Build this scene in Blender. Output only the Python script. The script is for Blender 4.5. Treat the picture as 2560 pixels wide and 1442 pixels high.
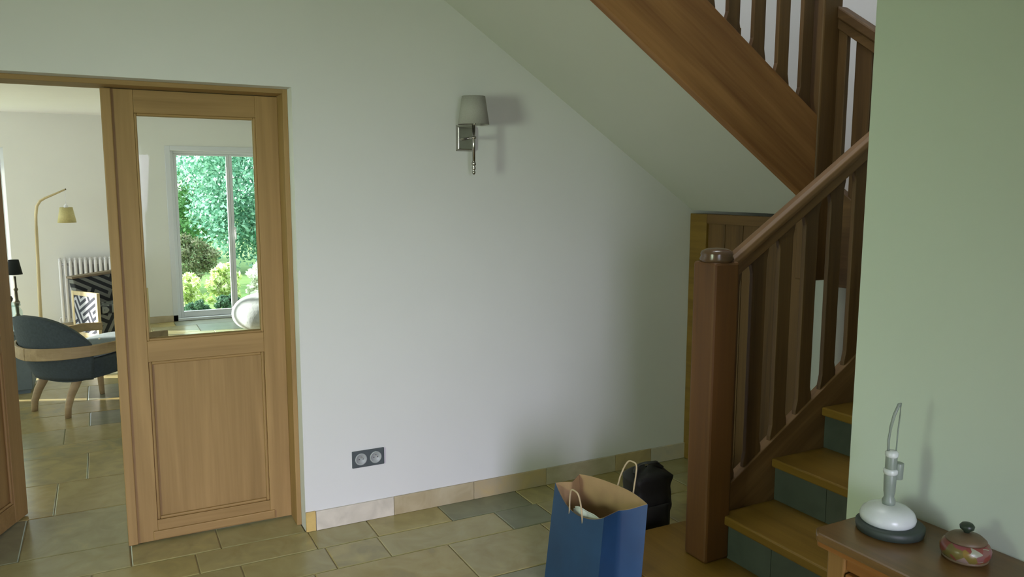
import bpy, math, random
import numpy as np
from math import sin, cos, pi, radians as R
from mathutils import Vector, Matrix
random.seed(7); rng = np.random.default_rng(7)
for o in list(bpy.data.objects): bpy.data.objects.remove(o)
S = bpy.context.scene; C = S.collection

# ------------------------------------------------------------------ camera
cam = bpy.data.cameras.new('camera'); cam.sensor_width = 36; cam.lens = 36 * 1965 / 2560; cam.clip_start = .02; cam.clip_end = 300
co = bpy.data.objects.new('camera', cam); C.objects.link(co); S.camera = co
p_, y_, r_ = .1295, .4804, .0021
F = Vector((sin(y_)*cos(p_), cos(y_)*cos(p_), -sin(p_))); Rt = Vector((cos(y_), -sin(y_), 0)); U = Rt.cross(F)
R2 = Rt*cos(r_) + U*sin(r_); U2 = U*cos(r_) - Rt*sin(r_)
co.matrix_world = Matrix(((R2.x, U2.x, -F.x, 0), (R2.y, U2.y, -F.y, 0), (R2.z, U2.z, -F.z, 1.6), (0, 0, 0, 1)))

# ------------------------------------------------------------------ world, sun, lights, exposure
W = bpy.data.worlds.new('world'); S.world = W; W.use_nodes = True
nt = W.node_tree; bg = nt.nodes['Background']
bg.inputs[0].default_value = (.80, .92, 1.0, 1); bg.inputs[1].default_value = 5.0
def area(name, loc, direction, sx, sy, power, col, spread=180):
    l = bpy.data.lights.new(name, 'AREA'); l.shape = 'RECTANGLE'; l.size = sx; l.size_y = sy
    l.energy = power; l.color = col; l.spread = R(spread)
    o = bpy.data.objects.new(name, l); C.objects.link(o); o.location = loc
    o.rotation_euler = Vector(direction).to_track_quat('-Z', 'Y').to_euler(); return o
sun = bpy.data.lights.new('sun', 'SUN'); sun.energy = 17; sun.angle = R(1.0); sun.color = (1, .95, .86)
so = bpy.data.objects.new('sun', sun); C.objects.link(so); so.location = (-20, 20, 12)
so.rotation_euler = Vector((.775, -.315, -.30)).to_track_quat('-Z', 'Y').to_euler()
# daylight through the open front door behind the camera
area('front_door_daylight', (-.04, -2.34, 1.03), (0.12, 1, -.50), .98, 2.0, 46, (.80, .745, 1.0), 74)
# green fill lamp added at an invented hall window, aimed at the stair corner
area('added_green_fill', (-2.52, 1.0, 1.5), (1, .60, -.14), .55, .75, 14, (.80, 1.0, .70), 75)
# lamps added upstairs under the closed roof, for daylight coming down the stairwell
area('upstairs_fill', (-.6, 1.6, 3.9), (1, .25, -.12), 1.2, 1.2, 23, (.95, 1.0, .92))
area('stairwell_fill', (2.3, 2.7, 4.95), (0, .45, -1), 1.2, .8, 34, (.93, .98, 1.0), 120)
# living room: fill lamps added at its left wall and at its right wall
area('living_side_fill', (-3.4, 6.9, 1.35), (1, 0, 0), 3.6, 1.9, 24, (.93, .97, 1.0))
area('living_right_fill', (3.3, 7.3, 1.35), (-1, 0, 0), 3.2, 1.9, 9, (.95, .97, 1.0))
S.view_settings.view_transform = 'Standard'; S.view_settings.look = 'None'
S.view_settings.gamma = 1; S.view_settings.use_curve_mapping = False; S.view_settings.exposure = 0.0

# ------------------------------------------------------------------ materials
def mat(name): 
    m = bpy.data.materials.new(name); m.use_nodes = True
    return m, m.node_tree, m.node_tree.nodes['Principled BSDF']
def add(nt, t, **kw):
    n = nt.nodes.new(t)
    for k, v in kw.items(): setattr(n, k, v)
    return n
def mth(nt, op, a, b=None, c=None):
    n = add(nt, 'ShaderNodeMath', operation=op)
    for i, v in enumerate((a, b, c)):
        if v is None: continue
        if isinstance(v, (int, float)): n.inputs[i].default_value = v
        else: nt.links.new(v, n.inputs[i])
    return n.outputs[0]
def ramp(nt, fac, stops):
    n = add(nt, 'ShaderNodeValToRGB'); e = n.color_ramp.elements
    while len(e) < len(stops): e.new(.5)
    for k, (p, c) in zip(e, stops): k.position = p; k.color = (*c, 1)
    nt.links.new(fac, n.inputs[0]); return n.outputs[0]
def bump(nt, b, h, strength, dist=.005):
    n = add(nt, 'ShaderNodeBump'); n.inputs['Strength'].default_value = strength; n.inputs['Distance'].default_value = dist
    nt.links.new(h, n.inputs['Height']); nt.links.new(n.outputs[0], b.inputs['Normal'])
def plain(name, col, rough=.6, metal=0, noise=.06, scale=30, bmp=.0, spec=.5):
    m, nt, b = mat(name)
    tc = add(nt, 'ShaderNodeTexCoord'); no = add(nt, 'ShaderNodeTexNoise'); no.inputs['Scale'].default_value = scale; no.inputs['Detail'].default_value = 4
    nt.links.new(tc.outputs['Object'], no.inputs['Vector'])
    c = ramp(nt, no.outputs[0], [(.3, tuple(v*(1-noise) for v in col)), (.7, tuple(min(1, v*(1+noise)) for v in col))])
    nt.links.new(c, b.inputs['Base Color'])
    b.inputs['Roughness'].default_value = rough; b.inputs['Metallic'].default_value = metal
    b.inputs['Specular IOR Level'].default_value = spec
    if bmp: bump(nt, b, no.outputs[0], bmp)
    return m
def wood(name, dark, light, axis='Z', rough=.6, slope=0, scale=1.0, vary=.25, knots=False):
    """grain runs along the axis (slope: radians about Y, for pieces that follow the stair)"""
    m, nt, b = mat(name)
    tc = add(nt, 'ShaderNodeTexCoord'); oi = add(nt, 'ShaderNodeObjectInfo')
    mp = add(nt, 'ShaderNodeMapping'); mp.inputs['Rotation'].default_value = (0, slope, 0)
    nt.links.new(tc.outputs['Object'], mp.inputs['Vector'])
    ad = add(nt, 'ShaderNodeVectorMath', operation='ADD'); cx = add(nt, 'ShaderNodeCombineXYZ')
    sh = mth(nt, 'MULTIPLY', oi.outputs['Random'], 37.0)
    for i in range(3): nt.links.new(sh, cx.inputs[i])
    nt.links.new(mp.outputs[0], ad.inputs[0]); nt.links.new(cx.outputs[0], ad.inputs[1])
    m2 = add(nt, 'ShaderNodeMapping'); s = [14*scale]*3; s['XYZ'.index(axis)] = .9*scale; m2.inputs['Scale'].default_value = s
    nt.links.new(ad.outputs[0], m2.inputs['Vector'])
    n1 = add(nt, 'ShaderNodeTexNoise'); n1.inputs['Scale'].default_value = 1.0; n1.inputs['Detail'].default_value = 6; n1.inputs['Distortion'].default_value = .8
    nt.links.new(m2.outputs[0], n1.inputs['Vector'])
    m3 = add(nt, 'ShaderNodeMapping'); s = [90*scale]*3; s['XYZ'.index(axis)] = 3*scale; m3.inputs['Scale'].default_value = s
    nt.links.new(ad.outputs[0], m3.inputs['Vector'])
    n2 = add(nt, 'ShaderNodeTexNoise'); n2.inputs['Scale'].default_value = 1.0; n2.inputs['Detail'].default_value = 3
    nt.links.new(m3.outputs[0], n2.inputs['Vector'])
    f = mth(nt, 'ADD', mth(nt, 'MULTIPLY', n1.outputs[0], .75), mth(nt, 'MULTIPLY', n2.outputs[0], .25))
    if knots:
        vo = add(nt, 'ShaderNodeTexVoronoi'); vo.inputs['Scale'].default_value = 2.6; nt.links.new(mp.outputs[0], vo.inputs['Vector'])
        k = mth(nt, 'SMOOTH_MIN', mth(nt, 'MULTIPLY', vo.outputs['Distance'], 5.0), 1.0, .2)
        f = mth(nt, 'MULTIPLY', f, mth(nt, 'ADD', mth(nt, 'MULTIPLY', k, .35), .65))
    f = mth(nt, 'ADD', f, mth(nt, 'MULTIPLY', mth(nt, 'SUBTRACT', oi.outputs['Random'], .5), vary*.4))
    c = ramp(nt, f, [(.30, dark), (.50, tuple((a+b_)/2 for a, b_ in zip(dark, light))), (.68, light)])
    nt.links.new(c, b.inputs['Base Color']); b.inputs['Roughness'].default_value = rough
    bump(nt, b, f, .12, .002)
    return m
def per_object(name, cols, rough=.35, scale=7, noise=.35):
    """natural stone: every piece picks its own tone, with cloudy veins"""
    m, nt, b = mat(name)
    tc = add(nt, 'ShaderNodeTexCoord'); oi = add(nt, 'ShaderNodeObjectInfo')
    no = add(nt, 'ShaderNodeTexNoise', noise_dimensions='4D'); no.inputs['Scale'].default_value = scale; no.inputs['Detail'].default_value = 5; no.inputs['Distortion'].default_value = 1.2
    nt.links.new(tc.outputs['Object'], no.inputs['Vector']); nt.links.new(mth(nt, 'MULTIPLY', oi.outputs['Random'], 50.), no.inputs['W'])
    f = mth(nt, 'ADD', oi.outputs['Random'], mth(nt, 'MULTIPLY', mth(nt, 'SUBTRACT', no.outputs[0], .5), noise))
    n = len(cols); c = ramp(nt, f, [((i+.5)/n, c_) for i, c_ in enumerate(cols)])
    v = ramp(nt, no.outputs[0], [(.35, (.84, .84, .84)), (.65, (1.08, 1.08, 1.08))])
    mx = add(nt, 'ShaderNodeMix', data_type='RGBA', blend_type='MULTIPLY'); mx.inputs['Factor'].default_value = 1
    nt.links.new(c, mx.inputs['A']); nt.links.new(v, mx.inputs['B']); nt.links.new(mx.outputs['Result'], b.inputs['Base Color'])
    b.inputs['Roughness'].default_value = rough; bump(nt, b, no.outputs[0], .15, .004)
    return m
def glass(name, tint=(.96, .98, .97)):
    m, nt, b = mat(name); nt.nodes.remove(b); out = nt.nodes['Material Output']
    tr = add(nt, 'ShaderNodeBsdfTransparent'); tr.inputs[0].default_value = (*tint, 1)
    gl = add(nt, 'ShaderNodeBsdfGlossy'); gl.inputs['Roughness'].default_value = .02
    fr = add(nt, 'ShaderNodeFresnel'); fr.inputs['IOR'].default_value = 1.28
    mx = add(nt, 'ShaderNodeMixShader')
    ge = add(nt, 'ShaderNodeNewGeometry')   # reflect on the outer side only: the pane does not bend the ray
    nt.links.new(mth(nt, 'MULTIPLY', fr.outputs[0], mth(nt, 'SUBTRACT', 1., ge.outputs['Backfacing'])), mx.inputs[0]); nt.links.new(tr.outputs[0], mx.inputs[1]); nt.links.new(gl.outputs[0], mx.inputs[2])
    nt.links.new(mx.outputs[0], out.inputs[0]); return m
def labyrinth(name, a0, a1, dark, light, scale=15., rot=.28):
    """meander fabric: Truchet arcs, worked out in the plane of object axes a0, a1"""
    m, nt, b = mat(name)
    tc = add(nt, 'ShaderNodeTexCoord'); sp = add(nt, 'ShaderNodeSeparateXYZ'); nt.links.new(tc.outputs['Object'], sp.inputs[0])
    u, v = sp.outputs[a0], sp.outputs[a1]
    x = mth(nt, 'MULTIPLY', mth(nt, 'ADD', mth(nt, 'MULTIPLY', u, cos(rot)), mth(nt, 'MULTIPLY', v, sin(rot))), scale)
    y = mth(nt, 'MULTIPLY', mth(nt, 'SUBTRACT', mth(nt, 'MULTIPLY', v, cos(rot)), mth(nt, 'MULTIPLY', u, sin(rot))), scale)
    cx = add(nt, 'ShaderNodeCombineXYZ'); nt.links.new(mth(nt, 'FLOOR', x), cx.inputs[0]); nt.links.new(mth(nt, 'FLOOR', y), cx.inputs[1])
    wn = add(nt, 'ShaderNodeTexWhiteNoise'); nt.links.new(cx.outputs[0], wn.inputs[0])
    k = mth(nt, 'GREATER_THAN', wn.outputs['Value'], .5)
    fx = mth(nt, 'FRACT', x); fy = mth(nt, 'FRACT', y)
    fx = mth(nt, 'ABSOLUTE', mth(nt, 'SUBTRACT', fx, k))
    def ln(a, c): return mth(nt, 'ADD', a, c)     # straight strokes
    d = mth(nt, 'MINIMUM', ln(fx, fy), ln(mth(nt, 'SUBTRACT', 1., fx), mth(nt, 'SUBTRACT', 1., fy)))
    w = mth(nt, 'LESS_THAN', mth(nt, 'ABSOLUTE', mth(nt, 'SUBTRACT', d, .5)), .235)
    c = ramp(nt, w, [(.0, dark), (1., light)])
    nt.links.new(c, b.inputs['Base Color']); b.inputs['Roughness'].default_value = .9
    return m

M = {}
M['wall'] = plain('wall_plaster', (.70, .695, .70), .9, noise=.012, scale=3, spec=.2)
M['wall_green_cast'] = plain('plaster_green_cast', (.56, .655, .52), .9, noise=.012, scale=3, spec=.2)  # the view's green colour cast is put into this wall colour
M['wall_living'] = plain('living_plaster', (.74, .74, .69), .9, noise=.012, scale=3, spec=.2)
M['ceiling'] = plain('ceiling_paint', (.80, .79, .77), .9, noise=.01, scale=3, spec=.2)
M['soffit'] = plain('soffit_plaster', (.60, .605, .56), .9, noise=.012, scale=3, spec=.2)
OAK = ((.26, .155, .050), (.39, .24, .090))
M['oak'] = wood('light_oak_upright', *OAK, axis='Z', vary=.2)
M['oak_x'] = wood('light_oak_across', *OAK, axis='X', vary=.2)
M['oak_y'] = wood('light_oak_deep', *OAK, axis='Y', vary=.2)
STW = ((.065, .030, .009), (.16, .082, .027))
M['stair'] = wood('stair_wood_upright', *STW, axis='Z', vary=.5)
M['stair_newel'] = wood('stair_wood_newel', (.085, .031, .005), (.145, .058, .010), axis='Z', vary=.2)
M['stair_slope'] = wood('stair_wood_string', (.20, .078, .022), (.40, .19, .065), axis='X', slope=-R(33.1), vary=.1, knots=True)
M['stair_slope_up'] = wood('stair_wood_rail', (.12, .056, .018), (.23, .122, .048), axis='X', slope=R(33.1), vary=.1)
M['stair_y'] = wood('stair_wood_crosswise', *STW, axis='Y', vary=.4)
M['tread'] = wood('tread_oak', (.155, .083, .012), (.245, .14, .024), axis='Y', vary=.15, rough=.35)
M['riser'] = per_object('riser_slate', [(.065, .078, .062), (.08, .092, .073), (.07, .085, .068)], .5)
M['stone'] = per_object('floor_stone', [(.40, .33, .14), (.37, .32, .155), (.35, .32, .17), (.42, .33, .125), (.38, .33, .165), (.42, .35, .15), (.36, .325, .17)], .24)
M['stone_grey'] = per_object('floor_stone_grey', [(.23, .235, .155), (.28, .27, .175)], .32)
M['grout'] = plain('grout', (.35, .30, .155), .9)
M['skirt'] = per_object('skirting_stone', [(.50, .40, .24), (.46, .41, .30), (.58, .53, .46), (.48, .37, .20)], .4)
M['skirt_pale'] = per_object('skirting_stone_pale', [(.62, .56, .47), (.66, .60, .52)], .4)
M['skirt_ochre'] = per_object('skirting_stone_ochre', [(.62, .44, .16), (.60, .44, .18)], .4)
M['glass'] = glass('clear_glass')
M['jar_glass'] = glass('jar_glass', (.80, .88, .86))
M['white'] = plain('white_gloss_paint', (.80, .80, .80), .35, noise=.01)
M['upvc'] = plain('white_window_frame', (.66, .68, .70), .4, noise=.01)
M['chrome'] = plain('polished_nickel', (.46, .44, .41), .22, 1, noise=.05)
M['shade'] = plain('grey_lampshade', (.36, .35, .32), .9, noise=.05, scale=200)
M['sock'] = plain('socket_anthracite', (.075, .09, .10), .4, noise=.05)
M['sock_white'] = plain('socket_insert', (.36, .38, .39), .4, noise=.03)
M['black'] = plain('black_plastic', (.01, .01, .01), .4)
M['blue'] = plain('blue_paper', (.012, .052, .125), .55, noise=.15, scale=6)
M['kraft'] = plain('kraft_paper', (.36, .235, .11), .8, noise=.06, scale=20)
M['twist'] = plain('twisted_paper', (.46, .36, .22), .9)
M['tissue'] = plain('pale_paper', (.58, .62, .58), .8)
M['dark_bag'] = plain('black_nylon', (.016, .016, .012), .6, noise=.3, scale=14, bmp=.3)
M['cherry'] = wood('cherry_wood', (.10, .055, .015), (.17, .095, .028), axis='Y', rough=.3, vary=.05)
M['cherry_front'] = wood('cherry_front', (.17, .068, .012), (.28, .115, .022), axis='Y', rough=.35, vary=.05)
M['cherry_leg'] = wood('cherry_leg', (.17, .088, .02), (.26, .145, .04), axis='Z', rough=.35, vary=.05)
M['lamp_white'] = plain('white_ceramic', (.62, .68, .64), .25, noise=.02)
M['lamp_dark'] = plain('dark_slate_base', (.035, .05, .04), .5)
M['grey_plastic'] = plain('grey_plastic', (.24, .29, .24), .35)
M['brown_lid'] = plain('brown_lid', (.13, .09, .045), .5)
M['knob_dark'] = plain('dark_green_knob', (.02, .035, .02), .4)
M['slate_fabric'] = plain('slate_fabric', (.052, .072, .072), .95, noise=.15, scale=60, bmp=.2)
M['seat_fabric'] = plain('seat_fabric', (.17, .21, .215), .95, noise=.1, scale=60)
M['chair_wood'] = wood('chair_wood', (.28, .20, .085), (.44, .33, .16), axis='X', vary=.1)
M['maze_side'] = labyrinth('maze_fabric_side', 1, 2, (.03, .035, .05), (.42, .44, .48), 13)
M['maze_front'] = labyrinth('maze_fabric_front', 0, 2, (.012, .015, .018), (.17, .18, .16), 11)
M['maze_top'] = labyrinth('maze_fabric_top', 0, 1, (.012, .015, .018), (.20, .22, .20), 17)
M['radiator'] = plain('radiator_white', (.74, .73, .73), .4, noise=.01)
M['pale_wood'] = wood('pale_ash', (.46, .36, .18), (.62, .52, .30), axis='Z', vary=.05)
M['gold'] = plain('straw_shade', (.48, .42, .18), .7, noise=.08, scale=80)
M['blackshade'] = plain('black_shade', (.008, .012, .010), .9)
M['bronze'] = plain('aged_bronze', (.10, .09, .055), .45, .6, noise=.2)
M['trunk_blue'] = plain('grey_blue_paint', (.13, .17, .175), .7)
M['pouf'] = plain('pouf_wool', (.62, .65, .68), 1, noise=.08, scale=40, bmp=.5)
M['flowerpot'] = plain('terracotta', (.35, .18, .10), .8)
def leafmat(name, cols):
    m, nt, b = mat(name)
    at = add(nt, 'ShaderNodeNewGeometry'); c = ramp(nt, at.outputs['Random Per Island'], [((i+.5)/len(cols), q) for i, q in enumerate(cols)])
    nt.links.new(c, b.inputs['Base Color']); b.inputs['Roughness'].default_value = .5
    tl = add(nt, 'ShaderNodeBsdfTranslucent'); nt.links.new(c, tl.inputs[0]); mx = add(nt, 'ShaderNodeMixShader'); mx.inputs[0].default_value = .35
    nt.links.new(b.outputs[0], mx.inputs[1]); nt.links.new(tl.outputs[0], mx.inputs[2]); nt.links.new(mx.outputs[0], nt.nodes['Material Output'].inputs[0]); return m
M['leaf'] = leafmat('leaf_blue_green', [(.08, .24, .15), (.24, .48, .34), (.42, .66, .54)])
M['leaf2'] = leafmat('leaf_fresh_green', [(.12, .28, .09), (.20, .42, .13)])
M['leaf_brown'] = leafmat('leaf_olive_brown', [(.14, .15, .07), (.22, .22, .11), (.16, .24, .10)])
M['leaf_lime'] = leafmat('leaf_lime', [(.45, .60, .18), (.66, .78, .32), (.82, .86, .60)])
M['leaf_dark'] = leafmat('leaf_deep', [(.05, .13, .07), (.09, .20, .11)])
M['petal'] = leafmat('pale_petals', [(.78, .82, .66), (.85, .88, .80)])
M['bark'] = plain('bark', (.10, .075, .045), .95, noise=.3, scale=12, bmp=.5)
M['lawn'] = plain('lawn_grass', (.14, .24, .06), .95, noise=.3, scale=5)
M['terrace'] = plain('terrace_stone', (.52, .50, .46), .8, noise=.1, scale=6)
def flowers():
    m, nt, b = mat('flowered_enamel'); tc = add(nt, 'ShaderNodeTexCoord')
    vo = add(nt, 'ShaderNodeTexVoronoi'); vo.inputs['Scale'].default_value = 55; nt.links.new(tc.outputs['Object'], vo.inputs[0])
    sp = add(nt, 'ShaderNodeSeparateColor'); nt.links.new(vo.outputs['Color'], sp.inputs[0])
    c = ramp(nt, sp.outputs[0], [(.1, (0.198, 0.054, 0.036)), (.3, (0.228, 0.072, 0.084)), (.5, (0.216, 0.156, 0.024)), (.7, (0.132, 0.12, 0.036)), (.85, (0.228, 0.084, 0.096)), (.95, (.34, .50, .32))])
    nt.links.new(c, b.inputs['Base Color']); b.inputs['Roughness'].default_value = .3; return m
M['flowers'] = flowers()

# ------------------------------------------------------------------ mesh helpers (all vertices in world metres)
class MB:
    def __init__(s): s.v = []; s.f = []; s.sm = []
    def add(s, v, f, smooth=False):
        n = len(s.v); s.v += [tuple(map(float, q)) for q in v]; s.f += [tuple(i+n for i in q) for q in f]; s.sm += [smooth]*len(f); return s
    def box(s, x0, x1, y0, y1, z0, z1):
        return s.hexa([(x0,y0,z0),(x1,y0,z0),(x1,y1,z0),(x0,y1,z0),(x0,y0,z1),(x1,y0,z1),(x1,y1,z1),(x0,y1,z1)])
    def hexa(s, v): return s.add(v, [(3,2,1,0),(4,5,6,7),(0,1,5,4),(1,2,6,5),(2,3,7,6),(3,0,4,7)])
    def prism(s, poly, ax, a, b):
        """extrude a polygon along axis ax from a to b; the polygon gives the two other coordinates in order"""
        def P(p, t):
            q = list(p); q.insert(ax, t); return q
        n = len(poly); v = [P(p, a) for p in poly] + [P(p, b) for p in poly]
        f = [tuple(range(n))[::-1], tuple(range(n, 2*n))] + [(i, (i+1) % n, (i+1) % n + n, i+n) for i in range(n)]
        return s.add(v, f)
    def lathe(s, prof, c=(0, 0, 0), n=28, smooth=True, sx=1, sy=1):
        v = []; f = []
        for r, z in prof:
            for k in range(n): a = 2*pi*k/n; v.append((c[0]+r*cos(a)*sx, c[1]+r*sin(a)*sy, c[2]+z))
        for i in range(len(prof)-1):
            for k in range(n): k2 = (k+1) % n; f.append((i*n+k, i*n+k2, (i+1)*n+k2, (i+1)*n+k))
        f.append(tuple(range(n))[::-1]); f.append(tuple(range((len(prof)-1)*n, len(prof)*n)))
        return s.add(v, f, smooth)
    def tube(s, pts, r, n=10, flat=1.0, closed=False):
        P = [Vector(p) for p in pts]; m = len(P); rs = r if isinstance(r, (list, tuple)) else [r]*m
        v = []; f = []
        for i in range(m):
            t = (P[(i+1) % m]-P[i-1]) if closed else (P[min(i+1, m-1)]-P[max(i-1, 0)])
            t.normalize(); a = t.cross(Vector((0, 0, 1)))
            if a.length < .05: a = t.cross(Vector((0, 1, 0)))
            a.normalize(); b = t.cross(a)
            for k in range(n): q = 2*pi*k/n; v.append(P[i] + a*cos(q)*rs[i]*flat + b*sin(q)*rs[i])
        for i in range(m if closed else m-1):
            for k in range(n): k2 = (k+1) % n; j = (i+1) % m; f.append((i*n+k, i*n+k2, j*n+k2, j*n+k))
        if not closed: f.append(tuple(range(n))[::-1]); f.append(tuple(range((m-1)*n, m*n)))
        return s.add(v, f, True)
    def grid(s, fn, nu, nv, smooth=True, flip=False):
        v = [fn(i/nu, j/nv) for i in range(nu+1) for j in range(nv+1)]; w = nv+1
        f = [(i*w+j, (i+1)*w+j, (i+1)*w+j+1, i*w+j+1) for i in range(nu) for j in range(nv)]
        if flip: f = [q[::-1] for q in f]
        return s.add(v, f, smooth)
ORG = {}
def fin(name, mb, m, parent=None, bevel=0, origin=None, sub=0, solid=0, **props):
    V = np.array(mb.v)
    o0 = Vector(origin) if origin else Vector(((V[:, 0].min()+V[:, 0].max())/2, (V[:, 1].min()+V[:, 1].max())/2, V[:, 2].min()))
    me = bpy.data.meshes.new(name); me.from_pydata([tuple(q) for q in V-np.array(o0)], [], mb.f); me.validate()
    if len(me.polygons) == len(mb.sm): me.polygons.foreach_set('use_smooth', mb.sm)
    me.update(); me.materials.append(M[m] if isinstance(m, str) else m)
    o = bpy.data.objects.new(name, me); C.objects.link(o)
    po = ORG[parent.name] if parent else Vector((0, 0, 0))
    if parent: o.parent = parent
    o.location = o0-po; ORG[o.name] = o0
    if bevel:
        b = o.modifiers.new('bevel', 'BEVEL'); b.width = bevel; b.segments = 2; b.limit_method = 'ANGLE'; b.harden_normals = False
    if solid: q = o.modifiers.new('solid', 'SOLIDIFY'); q.thickness = solid; q.offset = 0
    if sub: q = o.modifiers.new('sub', 'SUBSURF'); q.levels = sub; q.render_levels = sub
    for k, v in props.items(): o[k] = v
    return o
def thing(name, loc, label, category, **props):
    o = bpy.data.objects.new(name, None); C.objects.link(o); o.location = loc; ORG[o.name] = Vector(loc); o.empty_display_size = .1
    o['label'] = label; o['category'] = category
    for k, v in props.items(): o[k] = v
    return o
def setting(name, loc=(0, 0, 0)):
    o = bpy.data.objects.new(name, None); C.objects.link(o); o.location = loc; ORG[o.name] = Vector(loc); o['kind'] = 'structure'; o.empty_display_size = .1
    return o
ST = dict(kind='structure')
B = lambda *a: MB().box(*a)

# ------------------------------------------------------------------ dimensions
YW, YB = 3.538, 3.80           # dividing wall between hall and living room
XR, YE = 1.62, 1.285           # right hand wall and its free edge
X0, Y0 = -2.6, -2.2            # hall, left and back
XE = 3.95                      # end of the stair bay
OX0, OX1, OZ = -.69, .763, 2.023   # double door opening
YF = 10.0                      # far wall of the living room
ZC, ZT = 2.72, 5.1
SL = .652                      # slope of the stairs

# ------------------------------------------------------------------ walls
w = MB(); w.box(X0-.2, OX0, YW, YB, 0, ZT); w.box(OX1, XE+.2, YW, YB, 0, ZT); w.box(OX0, OX1, YW, YB, OZ, ZT)
fin('wall_main', w, 'wall', **ST)
w = MB(); w.box(XR, XR+.12, Y0-.2, YE, 0, ZT); w.box(XR+.12, XE+.2, YE-.12, YE, 0, ZT)
fin('wall_right', w, 'wall_green_cast', **ST)
fin('wall_end', B(XE, XE+.2, YE, YW, 0, ZT), 'wall', **ST)
w = MB(); w.box(X0-.2, -.56, Y0-.2, Y0, 0, ZT); w.box(.48, XR, Y0-.2, Y0, 0, ZT); w.box(-.56, .48, Y0-.2, Y0, 2.08, ZT)
fin('wall_back', w, 'wall', **ST)
w = MB(); w.box(X0-.2, X0, Y0, .7, 0, ZT); w.box(X0-.2, X0, 1.3, YW, 0, ZT); w.box(X0-.2, X0, .7, 1.3, 0, 1.1); w.box(X0-.2, X0, .7, 1.3, 1.9, ZT)
fin('wall_left', w, 'wall', **ST)
w = MB(); w.box(X0, .95, Y0, YW, ZC, ZC+.25); w.box(.95, XR, Y0, YE, ZC, ZC+.25)
fin('ceiling', w, 'ceiling', **ST)
fin('ceiling.001', B(X0-.2, XE+.2, Y0-.2, YB, ZT, ZT+.2), 'ceiling', **ST)
# living room
LZ = 2.37
WX = [(-2.7, -.885, 2.0), (.745, 2.15, 2.0)]       # openings in the far wall
w = MB(); w.box(-3.9, WX[0][0], YF, YF+.28, 0, LZ); w.box(WX[0][1], WX[1][0], YF, YF+.28, 0, LZ); w.box(WX[1][1], 3.7, YF, YF+.28, 0, LZ)
for a, b, z in WX: w.box(a, b, YF, YF+.28, z, LZ)
fin('wall_far', w, 'wall_living', **ST)
fin('wall_living_left', MB().box(-3.9, -3.7, YB, 8.0, 0, LZ).box(-3.9, -3.7, 9.9, YF, 0, LZ).box(-3.9, -3.7, 8.0, 9.9, 2.15, LZ), 'wall_living', **ST)
fin('wall_living_right', B(3.5, 3.7, YB, YF, 0, LZ), 'wall_living', **ST)
fin('ceiling.002', B(-3.9, 3.7, YB, YF+.28, LZ, LZ+.2), 'ceiling', **ST)

# ------------------------------------------------------------------ floor of stone tiles
fl = setting('floor')
g = MB(); g.box(-3.9, XE+.2, Y0-.2, YF+.28, -.20, -.006)
fin('screed', g, 'grout', fl)
def tile(x0, x1, y0, y1, m='stone', top=0., name='tile', parent=fl):
    e = .002; t = MB()
    a = (x0+e, x1-e, y0+e, y1-e); b_ = .004
    t.v += [(a[0], a[2], -.014), (a[1], a[2], -.014), (a[1], a[3], -.014), (a[0], a[3], -.014)]
    t.v += [(a[0], a[2], top-b_*.6), (a[1], a[2], top-b_*.6), (a[1], a[3], top-b_*.6), (a[0], a[3], top-b_*.6)]
    t.v += [(a[0]+b_, a[2]+b_, top), (a[1]-b_, a[2]+b_, top), (a[1]-b_, a[3]-b_, top), (a[0]+b_, a[3]-b_, top)]
    t.f = [(0,1,5,4),(1,2,6,5),(2,3,7,6),(3,0,4,7),(4,5,9,8),(5,6,10,9),(6,7,11,10),(7,4,8,11),(8,9,10,11)]; t.sm = [False]*9
    return fin(name, t, m, parent)
count = 0
rows_h = [(YW-.20, YW, 'n'), (YW-.42, YW-.20, 'n'), (YW-.78, YW-.42, 'n'), (YW-1.0, YW-.78, 'n'), (YW-1.36, YW-1.0, 'n'), (YW-1.58, YW-1.36, 'n'), (YW-1.94, YW-1.58, 'n'), (YW-2.3, YW-1.94, 'n')]
for k, (a, b, _) in enumerate(rows_h):
    if k == 0: xs = [-.69, -.12, .28, .77, 1.05, 1.42, 1.86, 2.05, 2.5, 3.0]
    else:
        xs = [-.9 - .1*(k % 3)]
        while xs[-1] < 2.95: xs.append(min(3.0, xs[-1] + random.choice([.24, .36, .48, .6]) ))
        if xs[-1]-xs[-2] < .12: xs.pop(-2)
    for i in range(len(xs)-1):
        if k >= 3 and xs[i] > 2.4: continue
        m = 'stone_grey' if (k == 0 and xs[i] == 1.42) or (k > 0 and random.random() < .11) else 'stone'
        tile(xs[i], xs[i+1], a, b, m, random.uniform(-.0012, 0)); count += 1
y = YW; k = 0
while y < YF-.01:
    h = min(random.choice([.24, .36, .36, .48]), YF-y)
    if YF-(y+h) < .15: h = YF-y
    x = -1.35 - .13*(k % 3); xend = 2.5 if y > 5 else 1.5
    if y < YB: x, xend, h = OX0, OX1, YB-YW
    while x < xend-.01:
        d = random.choice([.36, .48, .6, .72])
        if xend-(x+d) < .2: d = xend-x
        tile(x, x+d, y, y+h, 'stone_grey' if random.random() < .15 else 'stone', random.uniform(-.0012, 0)); count += 1; x += d
    y += h; k += 1
print('tiles', count)

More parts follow.
